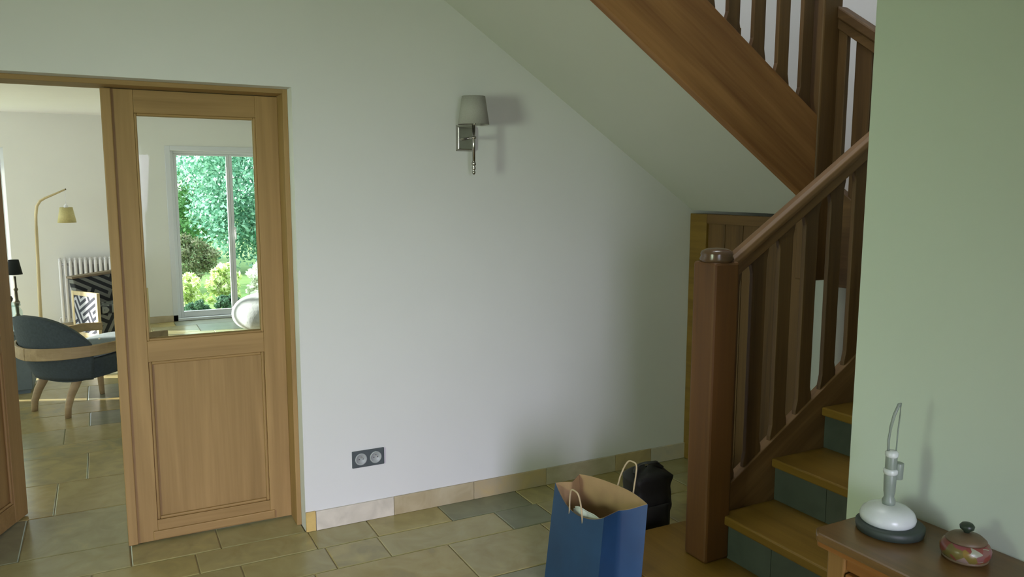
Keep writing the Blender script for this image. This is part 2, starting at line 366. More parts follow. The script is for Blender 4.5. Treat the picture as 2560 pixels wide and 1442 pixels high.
# ------------------------------------------------------------------ stone skirting
bb = setting('baseboard_main', (OX1, YW, 0))
fin('skirting_tile', B(OX1, .808, YW-.012, YW+.0, 0, .094), 'skirt_ochre', bb, bevel=.0015)
xs = [.809, 1.19, 1.62, 2.05, 2.5, 2.75, 3.0]
for i in range(len(xs)-1):
    fin('skirting_tile', B(xs[i]+.001, xs[i+1]-.001, YW-.012, YW, 0, .092), 'skirt_pale' if i == 0 else 'skirt', bb, bevel=.0015)
fb = setting('baseboard_far', (-.9, YF, 0))
for a, b in [(-.885, -.35), (-.35, .2), (.2, .745)]: fin('skirting_tile', B(a+.001, b-.001, YF-.012, YF, 0, .075), 'skirt', fb, bevel=.0015)

# ------------------------------------------------------------------ door frame and leaves
tr = setting('trim_1', (OX0, 3.62, 0))
fin('jamb', B(OX1-.022, OX1, 3.625, 3.80, 0, OZ), 'oak', tr, bevel=.002)
fin('jamb', B(OX0, OX0+.022, 3.625, 3.80, 0, OZ), 'oak', tr, bevel=.002)
fin('head_lining', B(OX0+.022, OX1-.022, 3.625, 3.80, OZ-.02, OZ), 'oak_x', tr, bevel=.002)
def leaf(name, T, stile_left_bead=True, handle=True):
    """a door leaf .70 wide, 1.995 high, .042 thick: built on its own axes (u along, d through) and put in place by T"""
    W_, H_ = .703, 2.000
    root = setting(name, tuple(T(0, 0, 0)))
    def bx(nm, u0, u1, d0, d1, z0, z1, m, par=root, bev=.002, **k):
        v = [T(u, d, z) for u, d, z in [(u0,d0,z0),(u1,d0,z0),(u1,d1,z0),(u0,d1,z0),(u0,d0,z1),(u1,d0,z1),(u1,d1,z1),(u0,d1,z1)]]
        a, b_, c = Vector(v[1])-Vector(v[0]), Vector(v[3])-Vector(v[0]), Vector(v[4])-Vector(v[0])
        if a.cross(b_).dot(c) < 0: v = v[:4][::-1] + v[4:][::-1]
        return fin(nm, MB().hexa(v), m, par, bevel=bev, **k)
    g0, g1 = .109, .604           # opening between the stiles
    bx('stile', 0, g0, 0, .042, 0.006, H_, 'oak'); bx('stile', g1, W_, 0, .042, .006, H_, 'oak')
    bx('top_rail', g0, g1, 0.001, .041, 1.903, H_, 'oak_x')
    bx('middle_rail', g0, g1, 0.001, .041, .828, .922, 'oak_x')
    bx('bottom_rail', g0, g1, 0.001, .041, .006, .10, 'oak_x')
    bx('glass_pane', g0-.005, g1+.005, .018, .023, .917, 1.908, 'glass', bev=0)
    for a in (.001, .030):        # glazing beads on both faces
        bx('glazing_bead', g0, g0+.010, a, a+.011, .922, 1.903, 'oak', bev=.003); bx('glazing_bead', g1-.010, g1, a, a+.011, .922, 1.903, 'oak', bev=.003)
        bx('glazing_bead', g0+.01, g1-.01, a, a+.011, 1.893, 1.903, 'oak_x', bev=.003); bx('glazing_bead', g0+.01, g1-.01, a, a+.011, .922, .932, 'oak_x', bev=.003)
    bx('lower_panel', g0, g1, .016, .026, .10, .828, 'oak', bev=0)
    for d0 in (.004, .026):
        bx('panel_moulding', g0, g0+.014, d0, d0+.012, .10, .828, 'oak', bev=.005); bx('panel_moulding', g1-.014, g1, d0, d0+.012, .10, .828, 'oak', bev=.005)
        bx('panel_moulding', g0+.014, g1-.014, d0, d0+.012, .10, .114, 'oak_x', bev=.005); bx('panel_moulding', g0+.014, g1-.014, d0, d0+.012, .814, .828, 'oak_x', bev=.005)
    bx('weather_strip', g0-.02, g1+.02, -.010, .001, .012, .052, 'oak_x', bev=.004)
    if stile_left_bead: bx('meeting_strip', -.014, .026, -.012, .0, .006, H_, 'oak', bev=.004)
    return root
d1 = leaf('door_1', lambda u, d, z: (.038+u, 3.743+d, z))
ang = R(66)
def T2(u, d, z):     # the left leaf, swung into the living room about its hinge: u runs from the free edge to the hinge
    s = .703-u
    return (-.664 + s*cos(ang)*.62 + (d-.02)*sin(ang), 3.77 + s*sin(ang)*.93 - (d-.02)*cos(ang), z)
ux, uy = .237, .575; ln = math.hypot(ux, uy); ux /= ln; uy /= ln
def T2(u, d, z):
    s = .66*(.703-u)/.703 if False else (.64-u)
    return (-.664 + s*ux + (.021-d)*uy*-1, 3.77 + s*uy + (.021-d)*ux, z)
d2 = leaf('door_2', T2, False)

# ------------------------------------------------------------------ windows of the living room
def window(name, x0, x1, ztop, split, handle_x=None):
    root = setting(name, (x0, YF, 0)); yo, yi = YF+.07, YF+.13
    def bx(nm, *a, m='upvc', par=root, bev=.004): return fin(nm, B(*a), m, par, bevel=bev)
    f = .038
    bx('window_frame', x0, x0+f, yo, yi+.02, 0.03, ztop); bx('window_frame', x1-f, x1, yo, yi+.02, .03, ztop)
    bx('window_frame', x0+f, x1-f, yo, yi+.02, ztop-.03, ztop); bx('window_sill', x0, x1, YF+.0, yi+.06, 0.0, .03)
    a, b = x0+f, split; sw = .034
    for a, b in ((x0+f, split), (split, x1-f)):
        s = fin('sash', MB().box(a+.001, a+sw, yo+.008, yi, .032, ztop-.032).box(b-sw, b-.001, yo+.008, yi, .032, ztop-.032).box(a+sw, b-sw, yo+.008, yi, ztop-.032-sw*.6, ztop-.032).box(a+sw, b-sw, yo+.008, yi, .032, .10), 'upvc', root, bevel=.003)
        fin('glass_pane', B(a+sw-.004, b-sw+.004, yo+.028, yo+.034, .096, ztop-.048), 'glass', s)
    if handle_x:
        h = MB().box(handle_x-.012, handle_x+.012, yo-.006, yo+.008, .98, 1.10).tube([(handle_x, yo, 1.06), (handle_x, yo-.035, 1.06), (handle_x, yo-.04, 1.04), (handle_x, yo-.04, .95)], .008)
        fin('window_handle', h, 'white', root)
    return root
window('window_1', WX[1][0], WX[1][1], 2.0, 1.402, 1.44)
window('window_2', WX[0][0], WX[0][1], 2.0, -1.8)
# casing round the patio window (wide flat architrave)
c2 = setting('trim_2', (.745, YF, 0))
fin('casing', B(.690, .745, YF-.012, YF, 0.0, 2.055), 'upvc', c2, bevel=.003); fin('casing', B(2.15, 2.205, YF-.012, YF, 0, 2.055), 'upvc', c2, bevel=.003)
fin('casing', B(.745, 2.15, YF-.012, YF, 2.0, 2.055), 'upvc', c2, bevel=.003)
# unseen hall window added for its lamp (left wall) and the frame of the open front door
w3 = setting('added_window_3', (X0-.1, 1.0, 1.1))
for a in [(.7, .75, 1.1, 1.9), (1.25, 1.3, 1.1, 1.9), (.75, 1.25, 1.1, 1.15), (.75, 1.25, 1.85, 1.9)]: fin('window_frame', B(X0-.13, X0-.07, *a), 'upvc', w3, bevel=.004)
w4 = setting('window_4', (-3.8, 8.95, 0))
for a in [(8.0, 8.05, 0, 2.15), (8.92, 8.98, 0, 2.15), (9.85, 9.9, 0, 2.15), (8.05, 8.92, 2.10, 2.15), (8.98, 9.85, 2.10, 2.15)]: fin('window_frame', B(-3.84, -3.78, *a), 'upvc', w4, bevel=.004)
t3 = setting('trim_3', (-.56, Y0, 0))
fin('jamb', B(-.56, -.52, Y0-.16, Y0-.06, 0, 2.08), 'white', t3, bevel=.003); fin('jamb', B(.44, .48, Y0-.16, Y0-.06, 0, 2.08), 'white', t3, bevel=.003)
fin('head_lining', B(-.52, .44, Y0-.16, Y0-.06, 2.04, 2.08), 'white', t3, bevel=.003)

# ------------------------------------------------------------------ staircase
st = thing('staircase', (2.5, 2.4, 0), 'brown wooden turning staircase with board balusters and grey slate risers, at the right', 'staircase')
def sp(nm, mb, m, par=st, bev=.003, **k): return fin(nm, mb, m, par, bevel=bev, **k)
RI, GO = .175, .27
# lower flight, climbing to the right; treads between the near wall and the inner string
YA, YBk = YE, 2.205
nose = [1.70] + [2.05 + GO*i for i in range(5)]
for i, nx in enumerate(nose):
    z = RI*(i+1); nxt = nose[i+1] if i+1 < len(nose) else XE
    if i == 0:
        sp('tread', MB().prism([(nx+.05, YA), (nxt+.05, YA), (nxt+.05, 2.165), (2.25, 2.29), (2.25, 2.52), (nx+.05, 2.52), (nx, 2.46), (nx, YA)], 2, z-.036, z), 'tread', bev=.006)
        sp('riser', B(nx+.022, nx+.042, YA, 2.46, 0, z-.036), 'riser', bev=0)
        sp('step_side', B(nx+.042, 2.25, 2.47, 2.49, 0, z-.036), 'stair_y', bev=0)
    else:
        y1 = YBk
        sp('tread', B(nx, nxt+.05, YA, y1, z-.036, z), 'tread', bev=.006)
        # slate risers, laid in slabs
        ys = [YA, 1.62, 1.95, y1]
        for a, b in zip(ys[:-1], ys[1:]): sp('riser', B(nx+.022, nx+.040, a+.001, b-.001, z-RI, z-.036), 'riser', bev=.001)
# newel post at the foot
nx0, nx1, ny0, ny1 = 1.958, 2.078, 2.168, 2.288
nw = sp('newel_post', B(nx0, nx1, ny0, ny1, 0.175, 1.325), 'stair_newel', bev=.010)
cx_, cy_ = (nx0+nx1)/2, (ny0+ny1)/2
sp('newel_cap', MB().lathe([(.040, 1.318), (.058, 1.324), (.063, 1.334), (.058, 1.346), (.060, 1.353), (.056, 1.363), (.040, 1.371), (.012, 1.375), (.001, 1.375)], (cx_, cy_, 0)), 'newel_cap_mat' if 'newel_cap_mat' in M else M.setdefault('newel_cap_mat', wood('polished_cap', (.075, .04, .02), (.13, .075, .04), axis='X', rough=.25)), nw, 0)
# lower string (board following the slope), inner face towards the treads
YS0, YS1 = 2.205, 2.250
X_e = 3.0
zt = lambda x: .505 + SL*(x-2.18)           # top edge of the lower string
ls = MB().prism([(nx1-.02, zt(nx1-.02)), (nx1-.02, .22), (2.30, .20), (X_e, zt(X_e)-.36), (X_e, zt(X_e))], 1, YS0, YS1)
sp('string', ls, 'stair_slope_up')
# board balusters with shouldered ends
def slat(x0, x1, y0, y1, zb, ztp, up):
    """one flat board baluster between two sloping lines zb(x) and ztp(x); the edges are cut back between the shoulders"""
    c = .009; L = []
    s = .035
    L = [(x0-c, zb(x0-c)-.02), (x1+c, zb(x1+c)-.02), (x1+c, zb(x1+c)+s*.5), (x1, zb(x1)+s*1.6), (x1, ztp(x1)-s*1.6), (x1+c, ztp(x1+c)-s*.5), (x1+c, ztp(x1+c)+.01), (x0-c, ztp(x0-c)+.01), (x0-c, ztp(x0-c)-s*.5), (x0, ztp(x0)-s*1.6), (x0, zb(x0)+s*1.6), (x0-c, zb(x0-c)+s*.5)]
    return MB().prism(L, 1, y0, y1)
zr = lambda x: 1.352 + SL*(x-2.096)         # top of the lower hand rail
slots = [2.562 + .135*k for k in range(-3, 4)]
for a, b in zip(slots[:-1], slots[1:]):
    if b > 3.02: break
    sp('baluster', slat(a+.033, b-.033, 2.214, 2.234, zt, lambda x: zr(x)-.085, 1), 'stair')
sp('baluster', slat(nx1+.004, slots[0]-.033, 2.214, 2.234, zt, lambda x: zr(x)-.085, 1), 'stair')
def rail(x0, x1, z, yc, mats, par=st):
    # moulded hand rail: cap and fillet below it
    h = MB()
    pr = [(-.032, -.020), (.032, -.020), (.034, -.004), (.028, .014), (.012, .022), (-.012, .022), (-.028, .014), (-.034, -.004)]
    v = [(x, yc+py, z(x)+pz-.022) for x in (x0, x1) for py, pz in pr]; n = len(pr)
    h.add(v, [tuple(range(n)), tuple(range(n, 2*n))[::-1]] + [(i, i+n, (i+1) % n+n, (i+1) % n) for i in range(n)])
    a = sp('handrail', h, mats, par, .003)
    f = MB().prism([(x0, z(x0)-.088), (x1, z(x1)-.088), (x1, z(x1)-.042), (x0, z(x0)-.042)], 1, yc-.024, yc+.024)
    sp('rail_fillet', f, mats, par, .003); return a
rail(nx1-.03, X_e, zr, 2.226, 'stair_slope_up')
# second newel (behind the right wall) and the short middle run on its winders
sp('newel_post', B(2.985, 3.085, 2.176, 2.276, .60, 2.36), 'stair_newel', bev=.008)
sp('newel_post', B(2.905, 3.025, 2.575, 2.675, 1.165, 3.45), 'stair', bev=.008)
ym0, ym1 = 2.276, 2.575
zy = lambda y, a: a + .69*(y-2.42)
def slaty(y0, y1): return MB().prism([(y0, zy(y0, 1.50)), (y1, zy(y1, 1.50)), (y1, zy(y1, 2.25)), (y0, zy(y0, 2.25))], 0, 3.005, 3.030)
sp('string', MB().prism([(ym0, 1.14), (ym1, 1.14), (ym1, zy(ym1, 1.52)), (ym0, zy(ym0, 1.52))], 0, 2.995, 3.04), 'stair_y')
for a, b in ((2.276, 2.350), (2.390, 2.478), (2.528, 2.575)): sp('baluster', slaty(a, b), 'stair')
hv = MB().prism([(ym0, zy(ym0, 2.245)), (ym1, zy(ym1, 2.245)), (ym1, zy(ym1, 2.30)), (ym0, zy(ym0, 2.30))], 0, 2.985, 3.05); sp('handrail', hv, 'stair_y', bev=.008)
sp('rail_fillet', MB().prism([(ym0, zy(ym0, 2.20)), (ym1, zy(ym1, 2.20)), (ym1, zy(ym1, 2.245)), (ym0, zy(ym0, 2.245))], 0, 2.995, 3.04), 'stair_y', bev=.003)
# winders round the turn (seen only from above or the side)
for i, poly in enumerate([[(3.09, 2.2), (3.09, YE+.02), (XE, YE+.02), (XE, 1.75)], [(3.09, 2.25), (XE, 1.75), (XE, 2.65), (3.09, 2.45)], [(3.09, 2.45), (XE, 2.65), (XE, YW), (3.5, YW)], [(3.09, 2.62), (3.09, 2.5), (3.5, YW), (3.04, YW)]]):
    sp('tread', MB().prism(poly, 2, 1.05+.175*(i+1)-.036, 1.05+.175*(i+1)), 'tread', bev=0)
# closing wall under the turn
sp('plaster_infill', B(3.12, 3.16, 2.26, YW, 0, 1.17), 'wall', bev=0)
# upper flight, climbing back to the left along the main wall
XU0, XU1 = .95, 2.92
zb = lambda x: 1.565 - SL*(x-2.84); ztU = lambda x: 1.972 - SL*(x-2.83)
yu0, yu1 = 2.585, 2.635
us = sp('string', MB().prism([(XU0, zb(XU0)), (XU1, zb(XU1)), (XU1, ztU(XU1)), (XU0, ztU(XU0))], 1, yu0, yu1), 'stair_slope')
us['label'] = 'wide honey brown outer string of the upper flight'
sf = MB().prism([(XU0, zb(XU0)+.012), (3.012, zb(3.012)+.012), (3.012, zb(3.012)+.15), (XU0, zb(XU0)+.15)], 1, yu1, YW)
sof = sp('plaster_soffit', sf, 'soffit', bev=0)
for i in range(8):
    z = 1.75+RI*(i+1); x1 = 3.0-GO*i
    sp('tread', B(x1-GO-.02, x1+.02, yu1, YW, z-.036, z), 'tread', bev=.004)
    sp('riser', B(x1-.02, x1-.002, yu1, YW, z-RI, z-.036), 'riser', bev=0)
zru = lambda x: ztU(x)+.86
sl = [2.913 - .1455*k for k in range(0, 14)]
for k in range(len(sl)-1):
    a, b = sl[k+1], sl[k]
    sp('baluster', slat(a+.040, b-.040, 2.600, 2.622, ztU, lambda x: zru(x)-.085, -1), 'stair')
rail(XU0, 2.905, zru, 2.611, 'stair_slope')
# wooden end panel under the upper flight, against the main wall
ep = sp('end_panel', B(3.018, 3.045, 2.72, 3.40, .02, 1.42), 'stair_y', bev=0); ep['label'] = 'dark brown boarded panel closing the space under the upper flight'
for i in range(5):
    a = 2.72 + .68/5*i
    sp('panel_board', B(3.008, 3.022, a+.002, a+.68/5-.002, .02, 1.40), 'stair', ep, .003)
sp('panel_post', B(2.995, 3.045, 3.40, YW-.001, 0, 1.448), 'tread', ep, .003)
sp('panel_rail', B(2.998, 3.045, 2.68, 3.40, 1.395, 1.448), 'stair_y', ep, .003)

# ------------------------------------------------------------------ wall sconce
X_, Yp = 1.590, YW
sc = thing('wall_sconce', (X_, Yp, 1.83), 'wall sconce with grey tapered shade and square nickel plate on the white wall', 'wall lamp')
pl = MB().hexa([(1.536, Yp, 1.766), (1.640, Yp, 1.766), (1.640, Yp, 1.890), (1.536, Yp, 1.890), (1.545, Yp-.016, 1.776), (1.631, Yp-.016, 1.776), (1.631, Yp-.016, 1.880), (1.545, Yp-.016, 1.880)][:])
pl.f = [tuple(reversed(q)) for q in pl.f]
fin('wall_plate', pl, 'chrome', sc, bevel=.002)
fin('arm', MB().tube([(1.583, Yp-.012, 1.826), (1.580, Yp-.06, 1.826), (1.577, 3.42, 1.826)], .006, 12).lathe([(.013, -.0), (.013, .010)], (1.577, 3.42, 1.821), 16), 'chrome', sc)
rod = MB().tube([(1.577, 3.42, 1.70), (1.577, 3.42, 1.90)], .0075, 12)
fin('rod', rod, 'chrome', sc)
fin('finial', MB().lathe([(.002, -.048), (.007, -.042), (.009, -.034), (.005, -.028), (.008, -.022), (.010, -.014), (.006, -.006), (.011, .0), (.011, .008), (.0075, .014)], (1.577, 3.42, 1.70), 16), 'chrome', sc)
fin('knob', MB().lathe([(.003, -.006), (.008, 0), (.003, .008)], (1.577, 3.41, 1.888), 12), 'chrome', sc)
fin('bulb_holder', MB().lathe([(.014, 1.895), (.016, 1.90), (.016, 1.945), (.012, 1.95)], (1.577, 3.42, 0), 16), 'white', sc)
sh = MB()
def shade(mb, c, r0, r1, z0, z1, n=40, t=.0015):
    prof = [(r0, z0), (r1, z1), (r1-t, z1), (r0-t, z0)]
    v = []; f = []
    for r, z in prof:
        for k in range(n): a = 2*pi*k/n; v.append((c[0]+r*cos(a), c[1]+r*sin(a), z))
    for i in range(4):
        j = (i+1) % 4
        for k in range(n): k2 = (k+1) % n; f.append((i*n+k, i*n+k2, j*n+k2, j*n+k))
    return mb.add(v, f, True)
s_ = fin('lamp_shade', shade(sh, (1.577, 3.42, 0), .074, .055, 1.886, 2.016), 'shade', sc)
fin('shade_carrier', MB().box(1.577-.054, 1.577+.054, 3.4185, 3.4215, 2.003, 2.006).box(1.5755, 1.5785, 3.42-.054, 3.42+.054, 2.003, 2.006), 'chrome', s_)

# ------------------------------------------------------------------ double socket
so_ = thing('wall_socket', (1.067, YW, .31), 'anthracite double power socket low on the white wall beside the door', 'socket')
fin('cover_plate', B(.988, 1.146, YW-.009, YW, .268, .350), 'sock', so_, bevel=.003)
for cxs in (1.031, 1.103):
    def disc(prof, n=28):
        mb = MB(); v = []; f = []
        for r, y in prof:
            for k in range(n): a = 2*pi*k/n; v.append((cxs+r*cos(a), y, .309+r*sin(a)))
        for i in range(len(prof)-1):
            for k in range(n): k2 = (k+1) % n; f.append((i*n+k, i*n+k2, (i+1)*n+k2, (i+1)*n+k))
        f.append(tuple(range((len(prof)-1)*n, len(prof)*n))); return mb.add(v, f, True)
    ins = fin('socket_insert', disc([(.029, YW-.008), (.029, YW-.0115), (.0265, YW-.0125), (.0225, YW-.0115), (.021, YW-.0095), (.0001, YW-.0095)]), 'sock_white', so_)
    for dx in (-.0095, .0095): fin('pin_hole', MB().tube([(cxs+dx, YW-.0096, .309), (cxs+dx, YW-.0102, .309)], .0025, 10), 'black', ins)
    fin('earth_pin', MB().tube([(cxs, YW-.009, .320), (cxs, YW-.019, .320)], .0024, 10), 'chrome', ins)

# ------------------------------------------------------------------ blue paper bag
bag = thing('shopping_bag', (1.6, 2.37, 0), 'open blue paper carrier bag with twisted handles and brown lining, on the floor', 'bag')
HB = .44
bot = [(1.47, 2.19), (1.665, 2.19), (1.665, 2.55), (1.47, 2.55)]            # near-left, near-right, far-right, far-left
def rim(s, t):   # s along the perimeter sides 0..3, t 0..1
    pass
def side(i, u, v):
    """sides: 0 near gusset, 1 right wide face, 2 far gusset, 3 left wide face; u along, v up"""
    tl = [(1.512, 2.195), (1.718, 2.215), (1.655, 2.585), (1.525, 2.555)]
    a, b = Vector(bot[i]), Vector(bot[(i+1) % 4]); c, d = Vector(tl[i]), Vector(tl[(i+1) % 4])
    p = (a.lerp(b, u)).lerp(c.lerp(d, u), v)
    w_ = 4*u*(1-u)
    n = Vector(((b-a).y, -(b-a).x)).normalized()
    tri = 1-abs(2*u-1)
    off = {0: -.045*tri**.8*(.25+.75*v), 1: .022*w_*v, 2: -.035*tri*v, 3: .012*w_*v*v}[i]
    p = p + n*off
    z = HB*v
    if v > .5: z += {0: -.016*w_, 1: .012*w_+.002, 2: .0, 3: -.055*w_}[i]*(v-.5)*2
    z += .0015*sin(9*u+5*v+i)
    return (p.x, p.y, z+.002)
outer = MB()
for i in range(4): outer.grid(lambda u, v: side(i, u, v), 14, 12, True)
outer.add([(x, y, .002) for x, y in bot], [(3, 2, 1, 0)])
fin('paper_outside', outer, 'blue', bag)
inner = MB()
def inn(i, u, v):
    q = Vector(side(i, u, v)); c = Vector((1.605, 2.375, q.z)); d = (c-q); d.z = 0; return tuple(q + d.normalized()*.0022 + Vector((0, 0, .0008)))
for i in range(4): inner.grid(lambda u, v: inn(i, u, v), 14, 12, True, True)
fin('paper_lining', inner, 'kraft', bag)
def loop(i, u0, u1, h, lean, rr=.0032):
    a, b = Vector(inn(i, u0, 1)), Vector(inn(i, u1, 1)); pts = []
    a.z -= .03; b.z -= .03
    for k in range(19):
        t = k/18; p = a.lerp(b, t); q = (1-(2*t-1)**4); p.z += (h+.03)*q**.75; p += Vector(lean)*q; pts.append(p)
    return MB().tube(pts, rr, 8)
fin('handle', loop(3, .36, .64, .095, (-.02, -.02, 0)), 'twist', bag); fin('handle', loop(1, .25, .50, .105, (.03, -.01, 0)), 'twist', bag)
tis = thing('folded_paper', (1.56, 2.36, .30), 'pale grey folded paper inside the blue carrier bag', 'paper')
fin('sheet', MB().grid(lambda u, v: (1.518+.018*u+.004*sin(7*v), 2.237+.20*v, .19+.215*u**.9-.05*(v-.35)**2+.003*sin(11*v)), 8, 14), 'tissue', tis, solid=.002)
fin('sheet', MB().grid(lambda u, v: (1.534+.034*u, 2.243+.18*v, .410-.055*u-.05*(v-.4)**2+.003*sin(9*v+3*u)), 6, 14), 'tissue', tis, solid=.002)

# ------------------------------------------------------------------ small black bag behind it
db = thing('black_bag', (2.12, 2.72, 0), 'small dark bag slumped on the floor behind the blue bag', 'bag')
def slump(u, v):
    a = 2*pi*u; z = .36*v
    w0 = 1 - .10*v + .04*sin(5*v*3.1); t = abs(cos(a))**.55*math.copysign(1, cos(a)); s = abs(sin(a))**.55*math.copysign(1, sin(a))
    r = min(1, (1-v)*9+.02)**.5
    f = 1+.025*sin(7*a+6*v)+.02*sin(11*v*3+3*a)
    return (2.10+.118*t*w0*r*f + .012*v, 2.73+.075*s*w0*r*f, z*(1+.02*sin(3*a)))
fin('bag_body', MB().grid(slump, 40, 26, True, True), 'dark_bag', db)
fin('strap', MB().tube([(2.02+.16*t, 2.70+.02*sin(9*t), .345+.045*sin(pi*t)) for t in [k/12 for k in range(13)]], .006, 8, 1.8), 'dark_bag', db)
fin('front_pocket', MB().grid(lambda u, v: (2.03+.15*u, 2.652-.014*sin(pi*u)*sin(pi*v), .05+.15*v), 8, 8), 'dark_bag', db, solid=.004)

# ------------------------------------------------------------------ console / dresser
dr = thing('sideboard', (1.49, .55, 0), 'warm brown wooden sideboard with moulded top against the right hand wall', 'cabinet')
XA, XB, DY0, DY1 = 1.347, XR-.002, -.10, 1.165
fin('top', MB().prism([(XA+.012, DY0), (XB, DY0), (XB, DY1-.0), (XA+.025, DY1), (XA, DY1-.022), (XA, DY0+.01)], 2, .830, .850), 'cherry', dr, bevel=.006)
fin('top_moulding', B(XA+.014, XB, DY0+.012, DY1-.012, .812, .831), 'cherry_front', dr, bevel=.005)
for x, y in ((XA+.035, DY1-.07), (XA+.035, DY0+.03), (XB-.05, DY1-.07), (XB-.05, DY0+.03)):
    fin('leg', B(x, x+.045, y, y+.045, 0, .813), 'cherry_leg', dr, bevel=.004)
fin('side_panel', B(XA+.08, XB-.05, DY1-.058, DY1-.040, .12, .813), 'cherry_front', dr, bevel=.002)
fin('side_panel', B(XA+.08, XB-.05, DY0+.04, DY0+.058, .12, .813), 'cherry_front', dr, bevel=.002)
fin('back_panel', B(XB-.015, XB-.006, DY0+.075, DY1-.07, .12, .813), 'cherry_front', dr)
fin('bottom_board', B(XA+.06, XB-.016, DY0+.075, DY1-.07, .12, .138), 'cherry_front', dr)
fin('frieze_rail', B(XA+.042, XA+.062, DY0+.075, DY1-.07, .775, .812), 'cherry_front', dr, bevel=.002)
span = (DY1-.07-DY0-.075)/3
for i in range(3):
    a = DY0+.075+span*i
    q = fin('drawer', B(XA+.034, XA+.055, a+.004, a+span-.004, .64, .771), 'cherry_front', dr, bevel=.004)
    fin('drawer_knob', MB().tube([(XA+.036, a+span/2, .705), (XA+.022, a+span/2, .705), (XA+.012, a+span/2, .705)], [.006, .008, .014], 14), 'brown_lid', q)
    q = fin('door', B(XA+.038, XA+.055, a+.004, a+span-.004, .145, .634), 'cherry_front', dr, bevel=.004)
    fin('door_knob', MB().tube([(XA+.040, a+span-.05, .42), (XA+.024, a+span-.05, .42), (XA+.014, a+span-.05, .42)], [.006, .007, .012], 14), 'brown_lid', q)

# ------------------------------------------------------------------ slim lamp on the sideboard
lx, ly, lz = 1.495, 1.080, .850
la = thing('table_lamp', (lx, ly, lz), 'slim white-footed lamp with thin hoop stem on dark round stand, on the sideboard', 'lamp')
fin('stand', MB().lathe([(.062, 0), (.068, .002), (.070, .010), (.070, .018), (.064, .022), (.0, .022)][:5], (lx+.004, ly-.004, lz), 36), 'lamp_dark', la)
fin('foot', MB().lathe([(.050, .020), (.056, .026), (.0575, .034), (.053, .046), (.042, .055), (.025, .060), (.010, .062)], (lx, ly, lz), 36), 'lamp_white', la)
fin('stem', MB().lathe([(.013, .060), (.014, .070), (.010, .078), (.012, .090), (.013, .125), (.011, .130), (.012, .140), (.012, .172), (.009, .178)], (lx, ly, lz), 20), 'grey_plastic', la)
fin('stem_collar', MB().lathe([(.012, .128), (.015, .132), (.015, .139), (.012, .142)], (lx, ly, lz), 20), 'lamp_white', la); fin('stem_collar', MB().lathe([(.012, .168), (.0135, .171), (.0135, .178), (.010, .182)], (lx, ly, lz), 20), 'lamp_white', la)
dv = Vector((.887, -.462, 0))     # across the line of sight
P0 = Vector((lx, ly, lz))
k_ = MB()
a, b = P0+dv*.006, P0+dv*.026
fin('switch_block', MB().tube([P0+dv*.016+Vector((0, 0, .118)), P0+dv*.017+Vector((0, 0, .155))], .0105, 14), 'grey_plastic', la, bevel=.002)
hoop = [P0+dv*(-.008)+Vector((0, 0, .178)), P0+dv*(-.009)+Vector((0, 0, .205)), P0+dv*(-.006)+Vector((0, 0, .235)), P0+dv*(.0)+Vector((0, 0, .262)), P0+dv*(.009)+Vector((0, 0, .286)), P0+dv*(.0125)+Vector((0, 0, .288)), P0+dv*(.0125)+Vector((0, 0, .262)), P0+dv*(.010)+Vector((0, 0, .225)), P0+dv*(.009)+Vector((0, 0, .178))]
fin('hoop', MB().tube(hoop, [.0026, .0028, .003, .0034, .0034, .002, .0016, .0016, .0016], 10), 'grey_plastic', la)

# ------------------------------------------------------------------ lidded pot
jx, jy = 1.522, .92
ja = thing('lidded_pot', (jx, jy, .85), 'small round flower-patterned pot with brown lid and dark knob, on the sideboard', 'pot')
fin('pot_body', MB().lathe([(.030, 0), (.040, .004), (.046, .014), (.047, .024), (.043, .033), (.036, .038), (.030, .040)], (jx, jy, .85), 32), 'flowers', ja)
fin('pot_foot', MB().lathe([(.036, -.0), (.042, .002), (.043, .006), (.038, .008)], (jx, jy, .85), 32), 'brown_lid', ja)
ld = fin('lid', MB().lathe([(.037, .038), (.038, .041), (.030, .048), (.014, .053), (.006, .055)], (jx, jy, .85), 32), 'brown_lid', ja)
fin('lid_knob', MB().lathe([(.005, .054), (.006, .058), (.013, .063), (.014, .069), (.010, .074), (.001, .076)], (jx, jy, .85), 20), 'knob_dark', ld)

# ------------------------------------------------------------------ grey armchair, seen from behind
ca = R(36); cf = Vector((cos(ca), sin(ca), 0)); cs = Vector((-sin(ca), cos(ca), 0)); CC = Vector((-.19, 6.41, 0))
def L(x, y, z): q = CC + cf*x + cs*y; return (q.x, q.y, z)
ch = thing('armchair', tuple(CC), 'slate grey tub armchair with bent wooden arms and curved wooden legs, back to the door', 'chair')
def shell(off):
    def fn(u, v):
        ph = R(112+136*u); e = abs(2*u-1)
        top = .715 - .20*e**2.6; z = .27 + (top-.27)*v
        rr = .275 + .075*v - .05*max(0, .25-v) + off
        bulge = .02*sin(pi*v)
        return L((rr+bulge)*cos(ph)*1.0 - .02*v, (rr+bulge)*sin(ph)*1.08, z)
    return fn
fin('backrest', MB().grid(shell(0), 36, 14), 'slate_fabric', ch, solid=.055)
def seat(u, v):
    a = 2*pi*u; t = abs(cos(a))**.6*math.copysign(1, cos(a)); s = abs(sin(a))**.6*math.copysign(1, sin(a))
    if v < .25: k = v/.25; r, z = .9+.1*k, .27+.0*k
    elif v < .6: k = (v-.25)/.35; r, z = 1, .27+.12*k
    else: k = (v-.6)/.4; r, z = 1-k**1.5*.98, .39+.035*sin(k*pi/2)
    if v < .05: r *= .02
    return L(.12+.36*t*r, .27*s*r, z + .03*(t*r))
fin('seat', MB().grid(seat, 44, 24, True, True), 'slate_fabric', ch)
